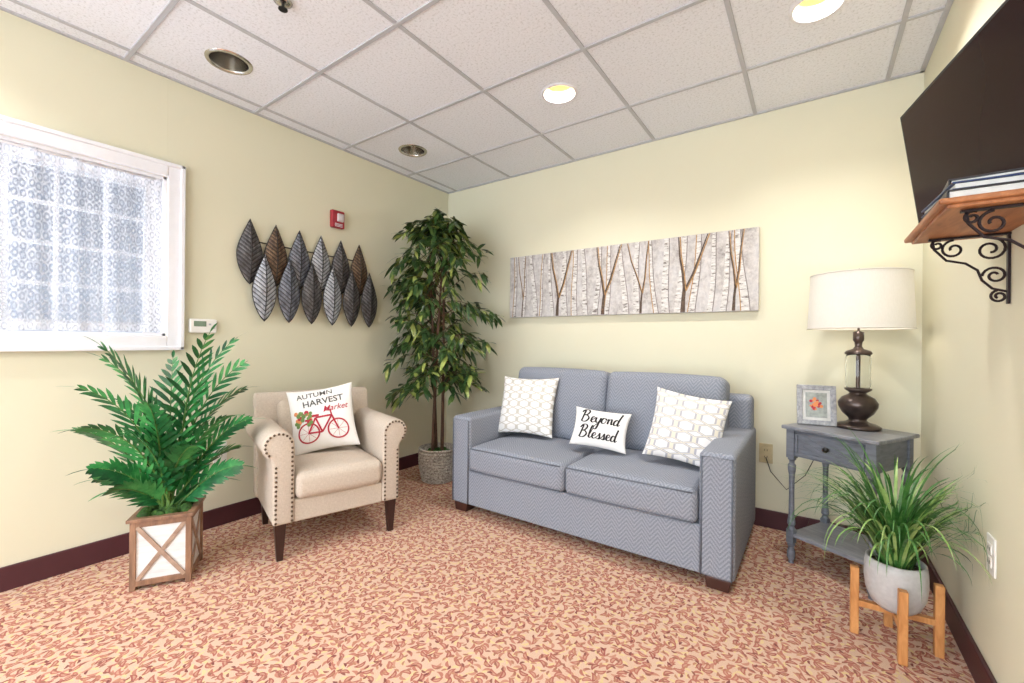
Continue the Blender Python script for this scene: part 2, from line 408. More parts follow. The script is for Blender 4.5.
# ---------------------------------------------------------------- birch painting
P=empty('birch_tree_canvas_painting',(-1.185,YB-.0005,1.549)); PW,PH,PD=1.83,.505,.036
m=NB('birch_background'); m.set(Roughness=.7); tcO=m.tc()
f=m.noise(m.mapping(tcO,(9,1,3.2)),1.0,6,.65,.5); f2=m.noise(tcO,30,6,.75)
c=m.ramp(f,[(.3,lin((122,115,116))),(.45,lin((166,160,158))),(.6,lin((192,189,190))),(.75,lin((152,146,148)))])
c=m.mix(m.ramp(f2,[(.4,(0,0,0,1)),(.65,(.8,.8,.8,1))]),c,lin((214,210,206))); m.col(c); m.bump(f2,.3,.003)
obj('canvas',g_rbox((0,-PD/2,0),(PW,PD,PH),.003),m.m,P)
m=NB('birch_bark'); m.set(Roughness=.7); o_=m.tc(); f=m.noise(m.mapping(o_,(18,1,70)),1.0,4,.7)
m.col(m.ramp(f,[(.38,lin((110,100,96))),(.45,lin((196,192,188))),(.7,lin((232,230,228)))])); M_bark=m.m
M_dk=plain('painted_dark_bark',(92,74,62),.7,var=.25,nscale=60); M_gold=plain('painted_gold_edge',(176,136,84),.6,var=.2,nscale=50)
M_grey=plain('painted_grey_edge',(140,132,130),.7,var=.2,nscale=50)
def ribbon(pts,ws,y):
    V=[];F=[]
    for i,p in enumerate(pts):
        V+= [(p[0]-ws[i]/2,y,p[1]),(p[0]+ws[i]/2,y,p[1])]
    for i in range(len(pts)-1): F.append((2*i,2*i+1,2*i+3,2*i+2))
    return V,F
rnd=random.Random(3)
def trunk(x,w,lean,z0=-PH/2+.003,z1=PH/2-.003,wob=.006):
    n=10;pts=[];ws=[]
    for i in range(n+1):
        t=i/n; xx=x+lean*(t-.5)+wob*math.sin(t*5+x*9); pts.append((max(-PW/2+.03,min(PW/2-.03,xx)),z0+(z1-z0)*t)); ws.append(w*(1-.35*t))
    return pts,ws
gb=[];gd=[];gg=[];gy_=[]
xs=[-.86,-.77,-.68,-.60,-.52,-.40,-.31,-.23,-.12,-.04,.07,.17,.28,.37,.47,.56,.66,.74,.82]
for i,x in enumerate(xs):
    p,ws=trunk(x,rnd.uniform(.022,.055),rnd.uniform(-.05,.05))
    gb.append(ribbon(p,ws,-PD-.0012))
    gy_.append(ribbon([(q[0]+w_*.5,q[1]) for q,w_ in zip(p,ws)],[.006]*len(p),-PD-.0016))
    if i%3==0: gg.append(ribbon([(q[0]-w_*.5,q[1]) for q,w_ in zip(p,ws)],[.006]*len(p),-PD-.0016))
for (x,l1,l2,w_) in [(-.79,.03,-.04,.010),(-.46,.12,-.06,.024),(-.08,.13,-.05,.024),(.20,.05,-.10,.014),(.48,.15,-.03,.026),(.78,-.03,.05,.016)]:
    p=[(x,-PH/2+.004),(x+.004,-.16),(x+.01,-.10)]
    gd.append(ribbon(p,[w_*1.2,w_*.9,w_*.8],-PD-.002))
    for l in (l1,l2):
        q=[(x+.01,-.11),(x+.01+l*.35,.0),(x+l*.7,.12),(x+l,PH/2-.004)]
        gd.append(ribbon(q,[w_*.7,w_*.6,w_*.4,w_*.25],-PD-.0022)); gg.append(ribbon([(a_[0]+w_*.4,a_[1]) for a_ in q],[w_*.3]*4,-PD-.0025))
obj('birch_trunks',g_merge(gb),M_bark,P); obj('dark_branches',g_merge(gd),M_dk,P); obj('gold_highlights',g_merge(gg),M_gold,P); obj('grey_edges',g_merge(gy_),M_grey,P)
# ---------------------------------------------------------------- sofa
def m_sofa():
    m=NB('sofa_chevron_fabric'); m.set(Roughness=.9); m.b.inputs['Specular IOR Level'].default_value=.2
    s=m.sep(m.tc('UV'))
    tri=m.M('ABSOLUTE',m.M('SUBTRACT',m.M('FRACT',m.M('MULTIPLY',s[0],13.0)),.5))
    st=m.M('SINE',m.M('MULTIPLY',m.M('ADD',m.M('MULTIPLY',s[1],46.0),m.M('MULTIPLY',tri,4.4)),6.283))
    f=m.noise(m.tc('UV'),230,4,.8)
    k=m.M('ADD',m.M('MULTIPLY',st,.09),f)
    m.col(m.ramp(k,[(.25,lin((102,107,120))),(.5,lin((137,142,154))),(.78,lin((176,180,189)))]))
    m.bump(k,.3,.003); return m.m
MS=m_sofa(); M_piping=plain('sofa_piping',(100,106,118),.8); M_dkwood=plain('dark_wood_leg',(66,36,28),.35)
SX0,SX1,SY0,SY1=-1.93,-.27,2.075,2.94
S=empty('loveseat_sofa',((SX0+SX1)/2,SY0,0)); HW=(SX1-SX0)/2; DP=SY1-SY0; aw=.15
obj('base',g_rbox((0,.03+(DP-.06)/2-.02,.165),(2*HW-2*aw+.02,DP-.06,.22),.012,3),MS,S)
for s,nm in((-1,'arm_left'),(1,'arm_right')):
    obj(nm,g_rbox((s*(HW-aw/2),DP/2-.01,.33),(aw,DP-.04,.56),.022,4,6,crown=.004),MS,S,smooth=True)
    x=s*(HW-aw/2)
    lp=[(x-aw/2+.012,.008,.06),(x-aw/2+.012,.008,.59),(x+aw/2-.012,.008,.59),(x+aw/2-.012,.008,.06)]
    obj(nm+'_piping',g_tube(lp,.004,8),M_piping,S,smooth=True)
obj('back_frame',xf(g_rbox((0,0,.40),(2*HW-.02,.14,.74),.035,4,6),T(0,DP-.10,.03)),MS,S,smooth=True)
cwid=(2*HW-2*aw)/2-.004
for s,nm in((-1,'left'),(1,'right')):
    obj('seat_cushion_'+nm,g_rbox((s*(cwid/2+.002),.29,.352),(cwid,.60,.155),.035,4,8,crown=.022,crown_front=.008),MS,S,smooth=True)
    G=g_rbox((0,0,0),(cwid+.03,.19,.47),.045,5,10,crown=.014,crown_front=.03)
    obj('back_cushion_'+nm,xf(G,T(s*(cwid/2+.014),DP-.235,.662)@RX(-10)),MS,S,smooth=True)
    for z_ in (.285,.42):
        pts=[(s*(cwid/2+.002)+a_*(cwid/2-.02),-.008+.0,z_) for a_ in(-1,-.5,0,.5,1)]
        obj('seat_piping',g_tube(pts,.004,8),M_piping,S,smooth=True)
for i,(x,y) in enumerate([(-HW+.07,.06),(HW-.07,.06),(-HW+.07,DP-.1),(HW-.07,DP-.1)]):
    obj('foot_%d'%i,g_extrude([(x-.045,0),(x+.045,0),(x+.055,.052),(x-.055,.052)],y-.04,y+.05,'y'),M_dkwood,S,bevel=.004)
# ---------------------------------------------------------------- pillows
class Pillow:
    def __init__(s,W,H,TH): s.W,s.H,s.T=W,H,TH
    def P(s,u,v,side=1,off=0):
        x=s.W/2*u*(1-.09*(1-v*v)*abs(u)); y=s.H/2*v*(1-.09*(1-u*u)*abs(v))
        z=s.T/2*(max(0,(1-u**2))*max(0,(1-v**2)))**.42
        z*=1+.05*math.sin(5*u+2*v)
        return Vector((x,y,side*(z+off)))
    def geom(s,N=28):
        V=[];F=[];UV=[]
        idx={}
        def f(i): return math.sin(math.pi/2*(2*i/N-1))
        for side in(1,-1):
            for i in range(N+1):
                for j in range(N+1):
                    edge=i in(0,N) or j in(0,N)
                    if side==-1 and edge: idx[(side,i,j)]=idx[(1,i,j)]; continue
                    u,v=f(i),f(j); idx[(side,i,j)]=len(V); V.append(s.P(u,v,side)); UV.append((u*s.W/2,v*s.H/2))
            for i in range(N):
                for j in range(N):
                    q=(idx[(side,i,j)],idx[(side,i+1,j)],idx[(side,i+1,j+1)],idx[(side,i,j+1)])
                    F.append(q if side==1 else q[::-1])
        return (V,F),UV
    def conform(s,g,off=.0025): # g: 2D geometry in metres
        return [s.P(max(-.97,min(.97,v[0]/(s.W/2))),max(-.97,min(.97,v[1]/(s.H/2))),1,off) for v in g[0]],g[1]
def g_text(txt,size,shear=0,x=0,y=0,extra=0,rot=0):
    cu=bpy.data.curves.new('t','FONT'); cu.body=txt; cu.size=size; cu.shear=shear; cu.align_x='CENTER'; cu.align_y='CENTER'; cu.offset=extra
    cu.resolution_u=3
    o=bpy.data.objects.new('t',cu); scene.collection.objects.link(o)
    dg=bpy.context.evaluated_depsgraph_get(); me=bpy.data.meshes.new_from_object(o.evaluated_get(dg))
    ca,sa=math.cos(R(rot)),math.sin(R(rot))
    g=([(v.co.x*ca-v.co.y*sa+x,v.co.x*sa+v.co.y*ca+y,0) for v in me.vertices],[tuple(p.vertices) for p in me.polygons])
    bpy.data.objects.remove(o); bpy.data.meshes.remove(me); return g
def line2(pts,w,closed=False):
    V=[];F=[];n=len(pts)
    for i,p in enumerate(pts):
        a=pts[(i-1)%n] if (closed or i>0) else p; b=pts[(i+1)%n] if (closed or i<n-1) else p
        t=Vector((b[0]-a[0],b[1]-a[1])); t.normalize(); nx,ny=-t.y,t.x
        ww=w[i] if isinstance(w,list) else w
        V+=[(p[0]-nx*ww/2,p[1]-ny*ww/2,0),(p[0]+nx*ww/2,p[1]+ny*ww/2,0)]
    for i in range(n if closed else n-1):
        j=(i+1)%n; F.append((2*i,2*i+1,2*j+1,2*j))
    return V,F
def seg2(a,b,w,n=6): return line2([(a[0]+(b[0]-a[0])*i/n,a[1]+(b[1]-a[1])*i/n) for i in range(n+1)],w)
def ring2(c,r,w,n=32): return line2([(c[0]+r*math.cos(2*math.pi*i/n),c[1]+r*math.sin(2*math.pi*i/n)) for i in range(n)],w,True)
def disc2(c,r,n=10,ry=None):
    ry=ry or r
    return [(c[0]+r*math.cos(2*math.pi*i/n),c[1]+ry*math.sin(2*math.pi*i/n),0) for i in range(n)],[tuple(range(n))]
# brush-script lettering: hand drawn strokes (unit: x-height = 1)
def smooth_pts(P_,k=6):
    out=[];n=len(P_)
    for i in range(n-1):
        p0=P_[max(0,i-1)];p1=P_[i];p2=P_[i+1];p3=P_[min(n-1,i+2)]
        for j in range(k):
            t=j/k
            out.append(tuple(.5*((2*p1[a])+(-p0[a]+p2[a])*t+(2*p0[a]-5*p1[a]+4*p2[a]-p3[a])*t*t+(-p0[a]+3*p1[a]-3*p2[a]+p3[a])*t**3) for a in(0,1)))
    out.append(P_[-1]); return out
GL={
'B':(1.75,[[(.15,0),(.3,1.0),(.45,2.05)],[(-.1,1.6),(.3,2.1),(.9,2.2),(1.2,1.8),(.9,1.25),(.45,1.1),(1.0,1.05),(1.35,.6),(1.0,.05),(.4,-.05),(.0,.2)]]),
'e':(.85,[[(-.1,.15),(.25,.4),(.65,.75),(.5,1.0),(.2,.85),(.1,.35),(.35,.0),(.7,.12),(.95,.4)]]),
'y':(.95,[[(.05,.95),(.05,.4),(.25,.05),(.55,.2),(.8,.95)],[(.8,.95),(.65,.0),(.45,-.9),(.1,-1.05),(.0,-.7),(.4,-.2),(1.0,.3)]]),
'o':(.95,[[(.65,.9),(.3,.95),(.05,.5),(.2,.05),(.55,.05),(.75,.5),(.6,.92),(.75,.75),(1.05,.8)]]),
'n':(1.05,[[(.0,.6),(.15,.9),(.15,.0)],[(.15,.3),(.4,.85),(.65,.9),(.7,.3),(.8,.03),(1.1,.25)]]),
'd':(1.05,[[(.7,.75),(.4,.98),(.1,.6),(.1,.15),(.35,.0),(.65,.35),(.8,.9)],[(1.0,2.1),(.8,1.0),(.72,.2),(.85,.0),(1.1,.25)]]),
'l':(.6,[[(-.1,.15),(.3,.9),(.5,1.9),(.35,2.15),(.18,1.6),(.12,.4),(.3,.0),(.65,.3)]]),
's':(.8,[[(-.1,.1),(.25,.6),(.42,1.05),(.5,.6),(.55,.25),(.35,.0),(.05,.1)],[(.35,.0),(.6,.05),(.9,.3)]]),
}
def script(word,size,x,y):
    tot=sum(GL[c][0] for c in word); cx=-tot/2; gs=[]
    for c in word:
        adv,st=GL[c]
        for s_ in st:
            pts=smooth_pts(s_)
            P2=[];W2=[]
            for i,p in enumerate(pts):
                q=pts[min(i+1,len(pts)-1)]; p_=pts[max(i-1,0)]; dx_,dy_=q[0]-p_[0],q[1]-p_[1]; l_=math.hypot(dx_,dy_)+1e-9
                dn=max(0,-dy_/l_) if c!='B' else abs(dy_/l_)
                P2.append(((p[0]+cx+.12*p[1])*size+x,(p[1]-.5)*size+y)); W2.append(size*(.13+.18*dn))
            gs.append(line2(P2,W2))
        cx+=adv
    return g_merge(gs)
def m_pillow(name,kind):
    m=NB(name); m.set(Roughness=.9); m.b.inputs['Specular IOR Level'].default_value=.2; uv=m.tc('UV'); s=m.sep(uv)
    def lattice(fx_,fy_):
        # interlocking elongated hexagons: two mirrored trapezoid zigzags that meet
        tri=m.M('PINGPONG',m.M('MULTIPLY',s[1],fy_),.5)
        tri=m.M('MINIMUM',m.M('MAXIMUM',tri,.12),.38)
        off=m.M('MULTIPLY',m.M('SUBTRACT',tri,.25),7.2)
        a=m.M('PINGPONG',m.M('ADD',m.M('MULTIPLY',s[0],fx_),off),1.0)
        b_=m.M('PINGPONG',m.M('SUBTRACT',m.M('MULTIPLY',s[0],fx_),off),1.0)
        return m.M('MINIMUM',a,b_)
    if kind=='wave':
        d=lattice(24.0,9.0)
        c=m.mix(m.M('LESS_THAN',d,.20),lin((234,233,232)),lin((196,191,182)))
    elif kind=='hex':
        d=lattice(19.0,8.0)
        c=m.mix(m.M('LESS_THAN',d,.34),lin((234,233,233)),lin((178,178,186))); c=m.mix(m.M('LESS_THAN',d,.13),c,lin((224,218,204)))
    else:
        c=m.mix(m.noise(uv,30,2),lin((234,233,231)),lin((240,239,238)))
    m.col(c); m.bump(m.noise(uv,240,2),.3,.002); return m.m
def place(name,pl,mat,loc,yaw,lean,roll):
    e=empty(name); e.matrix_world=T(*loc)@RZ(yaw)@RX(90-lean)@RZ(roll)
    g,uv=pl.geom(); obj('cover',g,mat,e,smooth=True,uv=uv)
    return e
place('throw_pillow',Pillow(.42,.41,.12),m_pillow('wave_print','wave'),(-1.61,2.49,.656),8,20,1)
place('throw_pillow',Pillow(.385,.39,.12),m_pillow('hex_print','hex'),(-.553,2.43,.642),10,22,-9)
pl=Pillow(.34,.235,.09)
e=place('lettered_lumbar_pillow',pl,m_pillow('plain_white_cotton','p'),(-1.035,2.40,.580),10,24,-4)
M_ink=plain('black_ink',(24,22,26),.8)
obj('lettering',pl.conform(g_merge([script('Beyond',.037,0,.045),script('Blessed',.035,0,-.052)])),M_ink,e,recalc=False)
# ---------------------------------------------------------------- armchair
def m_linen(name,a,b):
    m=NB(name); m.set(Roughness=.9); m.b.inputs['Specular IOR Level'].default_value=.2; uv=m.tc('UV')
    f=m.noise(m.mapping(uv,(260,60,1)),1.0,3,.6); g_=m.noise(m.mapping(uv,(60,260,1)),1.0,3,.6); k=m.M('MULTIPLY',m.M('ADD',f,g_),.5)
    m.col(m.ramp(k,[(.3,lin(a)),(.7,lin(b))])); m.bump(k,.25,.002); return m.m
MLN=m_linen('cream_linen',(180,166,152),(208,196,182)); M_nail=plain('nailhead_bronze',(96,80,66),.35,.8)
C=empty('rolled_arm_accent_chair',(-2.352,1.447,0),73.2)
def armpoly(s):
    P_=[(.225,.185),(.225,.56)]
    cx_,cz_,r_=.298,.575,.072
    for i in range(15):
        a=R(170-i*(230/14)); P_.append((cx_+r_*math.cos(a),cz_+r_*math.sin(a)))
    P_+=[(.325,.49),(.322,.185)]
    return [(s*p[0],p[1]) for p in P_]
for s,nm in((-1,'left'),(1,'right')):
    obj('arm_'+nm,g_extrude(armpoly(s),-.325,.28,'y'),MLN,C,bevel=.014,smooth=True)
    path=[]; inset=.013
    path+= [(s*(.225+inset),z) for z in [.20+.0225*i for i in range(17)]]
    path+= [(s*(.298+(.072-inset)*math.cos(R(a_))),.575+(.072-inset)*math.sin(R(a_))) for a_ in range(165,-61,-19)]
    path+= [(s*(.323-inset),z) for z in [.20+.0225*i for i in range(13)]]
    obj('nailheads_'+nm,g_merge([g_sphere((p[0],-.326,p[1]),.0062,8,4) for p in path]),M_nail,C,smooth=True)
bp=[(.14,.19),(.155,.42),(.215,.70)]
for i in range(12):
    a=R(150-i*(230/11)); bp.append((.268+.05*math.cos(a),.728+.05*math.sin(a)))
bp+=[(.29,.66),(.27,.45),(.26,.19)]
obj('backrest',g_extrude(bp,-.33,.33,'x'),MLN,C,bevel=.016,smooth=True)
obj('inner_back_pad',xf(g_rbox((0,0,0),(.44,.09,.36),.04,4,6,crown_front=.02),T(0,.155,.56)@RX(-14)),MLN,C,smooth=True)
obj('seat_rail',g_rbox((0,-.03,.24),(.46,.57,.115),.012,3),MLN,C)
obj('seat_cushion',g_rbox((0,-.085,.362),(.445,.51,.13),.035,4,8,crown=.018,crown_front=.01),MLN,C,smooth=True)
M_esp=plain('espresso_leg',(52,30,26),.3)
for i,(x,y) in enumerate([(-.285,-.285),(.285,-.285),(-.27,.22),(.27,.22)]):
    V=[];h_=.19
    for (hw,z) in ((.014,0),(.026,h_)):
        for a_,b_ in((-1,-1),(1,-1),(1,1),(-1,1)): V.append((x+a_*hw,y+b_*hw+(.02 if z==0 and y>0 else 0),z))
    obj('leg_%d'%i,(V,[(3,2,1,0),(4,5,6,7),(0,1,5,4),(1,2,6,5),(2,3,7,6),(3,0,4,7)]),M_esp,C,bevel=.002)
pl=Pillow(.37,.39,.13)
e=place('autumn_harvest_bicycle_pillow',pl,m_pillow('cream_cotton','p'),(-2.385,1.455,.628),73.2-22,20,9)
M_rd=plain('printed_red',(178,44,64),.8); M_gr=plain('printed_grey',(84,82,80),.8); M_or=plain('printed_orange',(220,140,90),.8); M_grn=plain('printed_green',(110,140,80),.8)
obj('lettering_dark',pl.conform(g_merge([g_text('AUTUMN',.048,0,-.03,.148,.0004,4),g_text('HARVEST',.056,0,.015,.095,.0008,4)])),M_gr,e,recalc=False)
obj('lettering_red',pl.conform(g_text('Market',.05,.35,.08,.045,.0003,4)),M_rd,e,recalc=False)
bike=[ring2((-.08,-.085),.058,.009),ring2((.085,-.085),.058,.009)]
Pn={'bb':(-.005,-.09),'seat':(-.035,.0),'head':(.055,.0),'rw':(-.08,-.085),'fw':(.085,-.085)}
for a_,b_ in(('bb','seat'),('bb','head'),('seat','rw'),('rw','bb'),('head','fw'),('seat','head')): bike.append(seg2(Pn[a_],Pn[b_],.010))
bike+= [seg2((.055,0),(.05,.03),.008),seg2((.05,.03),(.02,.035),.008),seg2((-.06,.012),(-.015,.012),.013)]
for k in range(8):
    for c_ in((-.08,-.085),(.085,-.085)): bike.append(seg2(c_,(c_[0]+.05*math.cos(k*math.pi/4),c_[1]+.05*math.sin(k*math.pi/4)),.0018,3))
obj('bicycle_print',pl.conform(g_merge(bike)),M_rd,e,recalc=False)
rn=random.Random(5); bl=[[],[],[]]
for k in range(42):
    r_=rn.uniform(.007,.014); bl[k%3].append(disc2((-.105+rn.uniform(-.045,.045),.0+rn.uniform(-.035,.045)),r_))
for b_,mt,nm,of in zip(bl,(M_or,M_rd,M_grn),('flowers_orange','flowers_red','flowers_green'),(.0027,.0031,.0035)): obj(nm,pl.conform(g_merge(b_),of),mt,e,recalc=False)
# ---------------------------------------------------------------- foliage materials
def m_leaf(name,a,b,c_,sc=14,rough=.4,tr=.0):
    m=NB(name); m.set(Roughness=rough); f=m.noise(m.tc(),sc,4,.7); m.col(m.ramp(f,[(.3,lin(a)),(.5,lin(b)),(.72,lin(c_))])); return m.m
def clampx(g,lo=None,hi=None,yhi=None):
    out=[]
    for v in g[0]:
        v=Vector(v)
        if lo is not None and v.x<lo: v.x=lo+ (v.x-lo)*-.05
        if hi is not None and v.x>hi: v.x=hi-(v.x-hi)*.05
        if yhi is not None and v.y>yhi: v.y=yhi-(v.y-yhi)*.05
        out.append(v)
    return out,g[1]
# ---------------------------------------------------------------- potted palm
PX,PY=-2.445,.727
Pm=empty('potted_areca_palm',(PX,PY,0),59.3)
M_pw=wood('planter_wood',(104,76,60),(160,122,96),(30,30,6)); M_ww=wood('whitewashed_panel',(204,201,201),(232,232,232),(8,8,40)); M_xw=wood('grey_brown_slat',(136,108,92),(182,156,136),(20,20,20))
bw=.105
obj('panel_box',g_merge([g_rbox((0,-bw+.008,.155),(2*bw-.02,.01,.27),.002),g_rbox((0,bw-.008,.155),(2*bw-.02,.01,.27),.002),g_rbox((-bw+.008,0,.155),(.01,2*bw-.02,.27),.002),g_rbox((bw-.008,0,.155),(.01,2*bw-.02,.27),.002),g_rbox((0,0,.03),(2*bw-.03,2*bw-.03,.012),.002)]),M_ww,Pm)
gs=[]
for a_ in(-1,1):
    for b_ in(-1,1): gs.append(g_rbox((a_*(bw-.006),b_*(bw-.006),.15),(.022,.022,.30),.002))
for z_ in(.03,.285):
    for a_ in(-1,1): gs.append(g_rbox((0,a_*(bw-.003),z_),(2*bw-.02,.014,.024),.002)); gs.append(g_rbox((a_*(bw-.003),0,z_),(.014,2*bw-.02,.024),.002))
for a_ in(-1,1): gs.append(g_rbox((0,a_*(bw+.0),.306),(2*bw+.03,.03,.014),.002)); gs.append(g_rbox((a_*(bw+.0),0,.306),(.03,2*bw-.03,.014),.002))
obj('wood_frame',g_merge(gs),M_pw,Pm)
gs=[]
for k in range(4):
    for s in(-1,1):
        LL=math.hypot(2*bw-.04,.235); an=math.degrees(math.atan2(.235,2*bw-.04))
        gs.append(xf(g_rbox((0,0,0),(LL,.006+.001*s,.017),.001),RZ(90*k)@T(0,-bw-.001,.157)@RY(s*an)))
obj('x_slats',g_merge(gs),M_xw,Pm)
M_moss=m_leaf('moss',(24,44,18),(48,84,30),(86,120,48),40,.9)
rn=random.Random(2)
gs=[g_rbox((0,0,.27),(2*bw-.02,2*bw-.02,.02),.004)]+[g_sphere((rn.uniform(-.085,.085),rn.uniform(-.085,.085),.285+rn.uniform(0,.03)),rn.uniform(.012,.025),7,5) for _ in range(80)]
obj('moss',g_merge(gs),M_moss,Pm,smooth=True)
M_palm=[m_leaf('palm_leaf_deep',(10,56,30),(22,92,46),(54,138,74),9),m_leaf('palm_leaf_bright',(20,82,42),(46,130,66),(100,176,98),9)]
M_stem=m_leaf('palm_stem',(50,90,40),(80,120,56),(110,140,70))
gls=[[],[]];gst=[]
mloc=(T(PX,PY,0)@RZ(59.3)).inverted()
# (azimuth, elevation, length, bend)
fr=[(-118,82,.84,60),(-98,76,.76,66),(-80,82,.88,50),(-105,66,.60,62),(-90,54,.46,56),(-112,46,.40,50),(-84,68,.64,70),(-70,44,.38,50),
    (72,82,.92,52),(60,78,.84,60),(84,72,.74,68),(66,64,.60,64),(78,52,.48,56),(56,44,.42,52),(92,62,.56,66),(70,36,.34,46),
    (160,84,.78,46),(20,86,.90,42),(-30,80,.66,66),(10,68,.50,74),(-55,72,.56,70),(38,74,.60,72),(-140,76,.62,56)]
for fi,(az,el,L,bend) in enumerate(fr):
    n=18; p=Vector((PX+rn.uniform(-.03,.03),PY+rn.uniform(-.03,.03),.28)); a=R(az); e_=R(el); pts=[]; tang=[]
    hs=.80
    for i in range(n+1):
        pts.append(p.copy()); d=Vector((math.cos(a)*math.cos(e_)*hs,math.sin(a)*math.cos(e_)*hs,math.sin(e_))); tang.append(d.normalized()); p=p+d*L/n; e_-=R(bend*2.0/n*(i/n))
    pts=[Vector((max(q.x,XL+.02),q.y,q.z)) for q in pts]
    gst.append(g_tube(pts,[.0055*(1-.8*i/n) for i in range(n+1)],6))
    tw_=R(rn.choice((-1,1))*rn.uniform(30,58)) if abs(abs(az)-85)<42 else R(rn.uniform(-20,20))
    for i in range(4,n+1):
        t=i/n; d=tang[i]; side=d.cross(Vector((0,0,1))); side=side.normalized() if side.length>1e-3 else Vector((1,0,0)); upv=side.cross(d)
        s2=side*math.cos(tw_)+upv*math.sin(tw_); u2=upv*math.cos(tw_)-side*math.sin(tw_)
        ll=.150*math.sin(math.pi*min(1,(t*.86+.14)))**.6*(L/.8)**.5
        for s in(-1,1):
            dd=s2*s*(.95-.40*t)+d*(.60+.5*t)+u2*.15+Vector((rn.uniform(-.08,.08),rn.uniform(-.08,.08),rn.uniform(-.08,.08)))
            gls[(fi+(s>0))%2].append(g_blade(pts[i],dd,u2,ll*rn.uniform(.85,1.12),.020,.15,4))
    gls[fi%2].append(g_blade(pts[-1],tang[-1],Vector((0,0,1)),.07,.014,.2,3))
for k in(0,1): obj('fronds_%d'%k,xf(clampx(g_merge(gls[k]),lo=XL+.012),mloc),M_palm[k],Pm,recalc=False)
obj('stems',xf(g_merge(gst),mloc),M_stem,Pm,smooth=True)
# ---------------------------------------------------------------- ficus tree in basket
FX,FY=-2.42,2.45
Fc=empty('potted_ficus_tree',(FX,FY,0))
m=NB('woven_basket'); m.set(Roughness=.8); f=m.noise(m.tc(),70,4,.7); m.col(m.ramp(f,[(.32,lin((98,90,82))),(.5,lin((182,174,164))),(.7,lin((226,222,216)))])); m.bump(f,.5,.004); M_bask=m.m
gs=[g_lathe([(.0005,.002),(.115,.002),(.128,.06),(.14,.13),(.142,.20),(.14,.245),(.128,.245),(.12,.1),(.0005,.09)],40)]
for k in range(11):
    z_=.012+.0215*k; r_=.118+.026*math.sin(min(1,k/8)*math.pi/2)
    for ph in(0,math.pi):
        gs.append(g_tube([((r_+.004*math.cos(14*a_*2*math.pi/84+ph))*math.cos(2*math.pi*a_/84),(r_+.004*math.cos(14*a_*2*math.pi/84+ph))*math.sin(2*math.pi*a_/84),z_+.005*math.sin(14*a_*2*math.pi/84+ph)) for a_ in range(84)],.0062,6,closed=True))
gs.append(g_tube([(.142*math.cos(2*math.pi*a_/40),.142*math.sin(2*math.pi*a_/40),.252) for a_ in range(40)],.009,8,closed=True))
obj('basket',g_merge(gs),M_bask,Fc,smooth=True)
obj('soil_moss',g_merge([g_lathe([(.0005,.225),(.09,.222),(.122,.215)],30)]+[g_sphere((rn.uniform(-.08,.08),rn.uniform(-.08,.08),.225),rn.uniform(.012,.022),7,5) for _ in range(40)]),M_moss,Fc,smooth=True)
M_trunk=wood('ficus_bark',(62,42,36),(116,86,68),(60,60,12),.8)
gs=[];tr=[]
for k in range(3):
    a0=k*2.09+.4; pts=[]
    for i in range(25):
        t=i/24; z_=.21+1.72*t; rr=.042*(1-.2*t)+.04*t*t; a_=a0+1.6*t; pts.append(Vector((rr*math.cos(a_)-.01,rr*math.sin(a_),z_)))
    tr.append(pts); gs.append(g_tube(pts,[.014*(1-.65*i/24) for i in range(25)],8))
rn=random.Random(11); gl=[]
def prof(z):
    ks=[(.60,.22),(.72,.32),(.88,.40),(1.15,.47),(1.45,.47),(1.75,.43),(1.92,.36),(2.05,.26),(2.14,.16),(2.3,.10)]
    for (a_,ra),(b_,rb) in zip(ks,ks[1:]):
        if a_<=z<=b_: return ra+(rb-ra)*(z-a_)/(b_-a_)
    return .1
for bi in range(132):
    z0=rn.uniform(.68,1.92) if bi>8 else 1.9; pt=tr[rn.randrange(3)]; i0=int((z0-.21)/1.72*24); st=pt[min(24,i0)]
    az=rn.uniform(0,2*math.pi); lz=min(2.14,z0+rn.uniform(-.05,.32)); rr=prof(min(2.2,lz))*rn.uniform(.5,1.0)
    if z0<.85: lz=z0+rn.uniform(-.04,.2)
    end=Vector((rr*math.cos(az),rr*math.sin(az),lz))
    if FX+end.x<XL+.05: end.x=XL+.05-FX
    if FY+end.y>YB-.05: end.y=YB-.05-FY
    n=9; pts=[]
    for i in range(n+1):
        t=i/n; q=st.lerp(end,t); q.z+=.10*math.sin(math.pi*t)*.6-.05*t*t; pts.append(q)
    gs.append(g_tube(pts,[.0035*(1-.7*i/n) for i in range(n+1)],5))
    for i in range(3,n+1):
        for s in range(2 if i<n else 4):
            o_=Vector((math.cos(az),math.sin(az),0)); sd=Vector((-math.sin(az),math.cos(az),0))*rn.choice((-1,1))
            d=o_*rn.uniform(.2,1)+sd*rn.uniform(.2,1.0)+Vector((0,0,rn.uniform(-1.1,.3)))
            gl.append(g_blade(pts[i]+Vector((rn.uniform(-.02,.02),rn.uniform(-.02,.02),rn.uniform(-.02,.02))),d,Vector((rn.uniform(-.4,.4),rn.uniform(-.4,.4),1)),rn.uniform(.08,.12),rn.uniform(.027,.038),.3,4))
obj('trunks',g_merge(gs),M_trunk,Fc,smooth=True)
M_fic=m_leaf('ficus_leaf',(24,44,26),(50,80,40),(108,134,68),12,.35); M_fic2=m_leaf('ficus_leaf_yellowgreen',(84,98,44),(138,152,76),(176,186,112),10,.4)
def clampf(g): return clampx(g,lo=XL-FX+.012,yhi=YB-FY-.012)
ga=[g_ for i,g_ in enumerate(gl) if i%4]; gb_=[g_ for i,g_ in enumerate(gl) if i%4==0]
obj('leaves',clampf(g_merge(ga)),M_fic,Fc,recalc=False); obj('young_leaves',clampf(g_merge(gb_)),M_fic2,Fc,recalc=False)
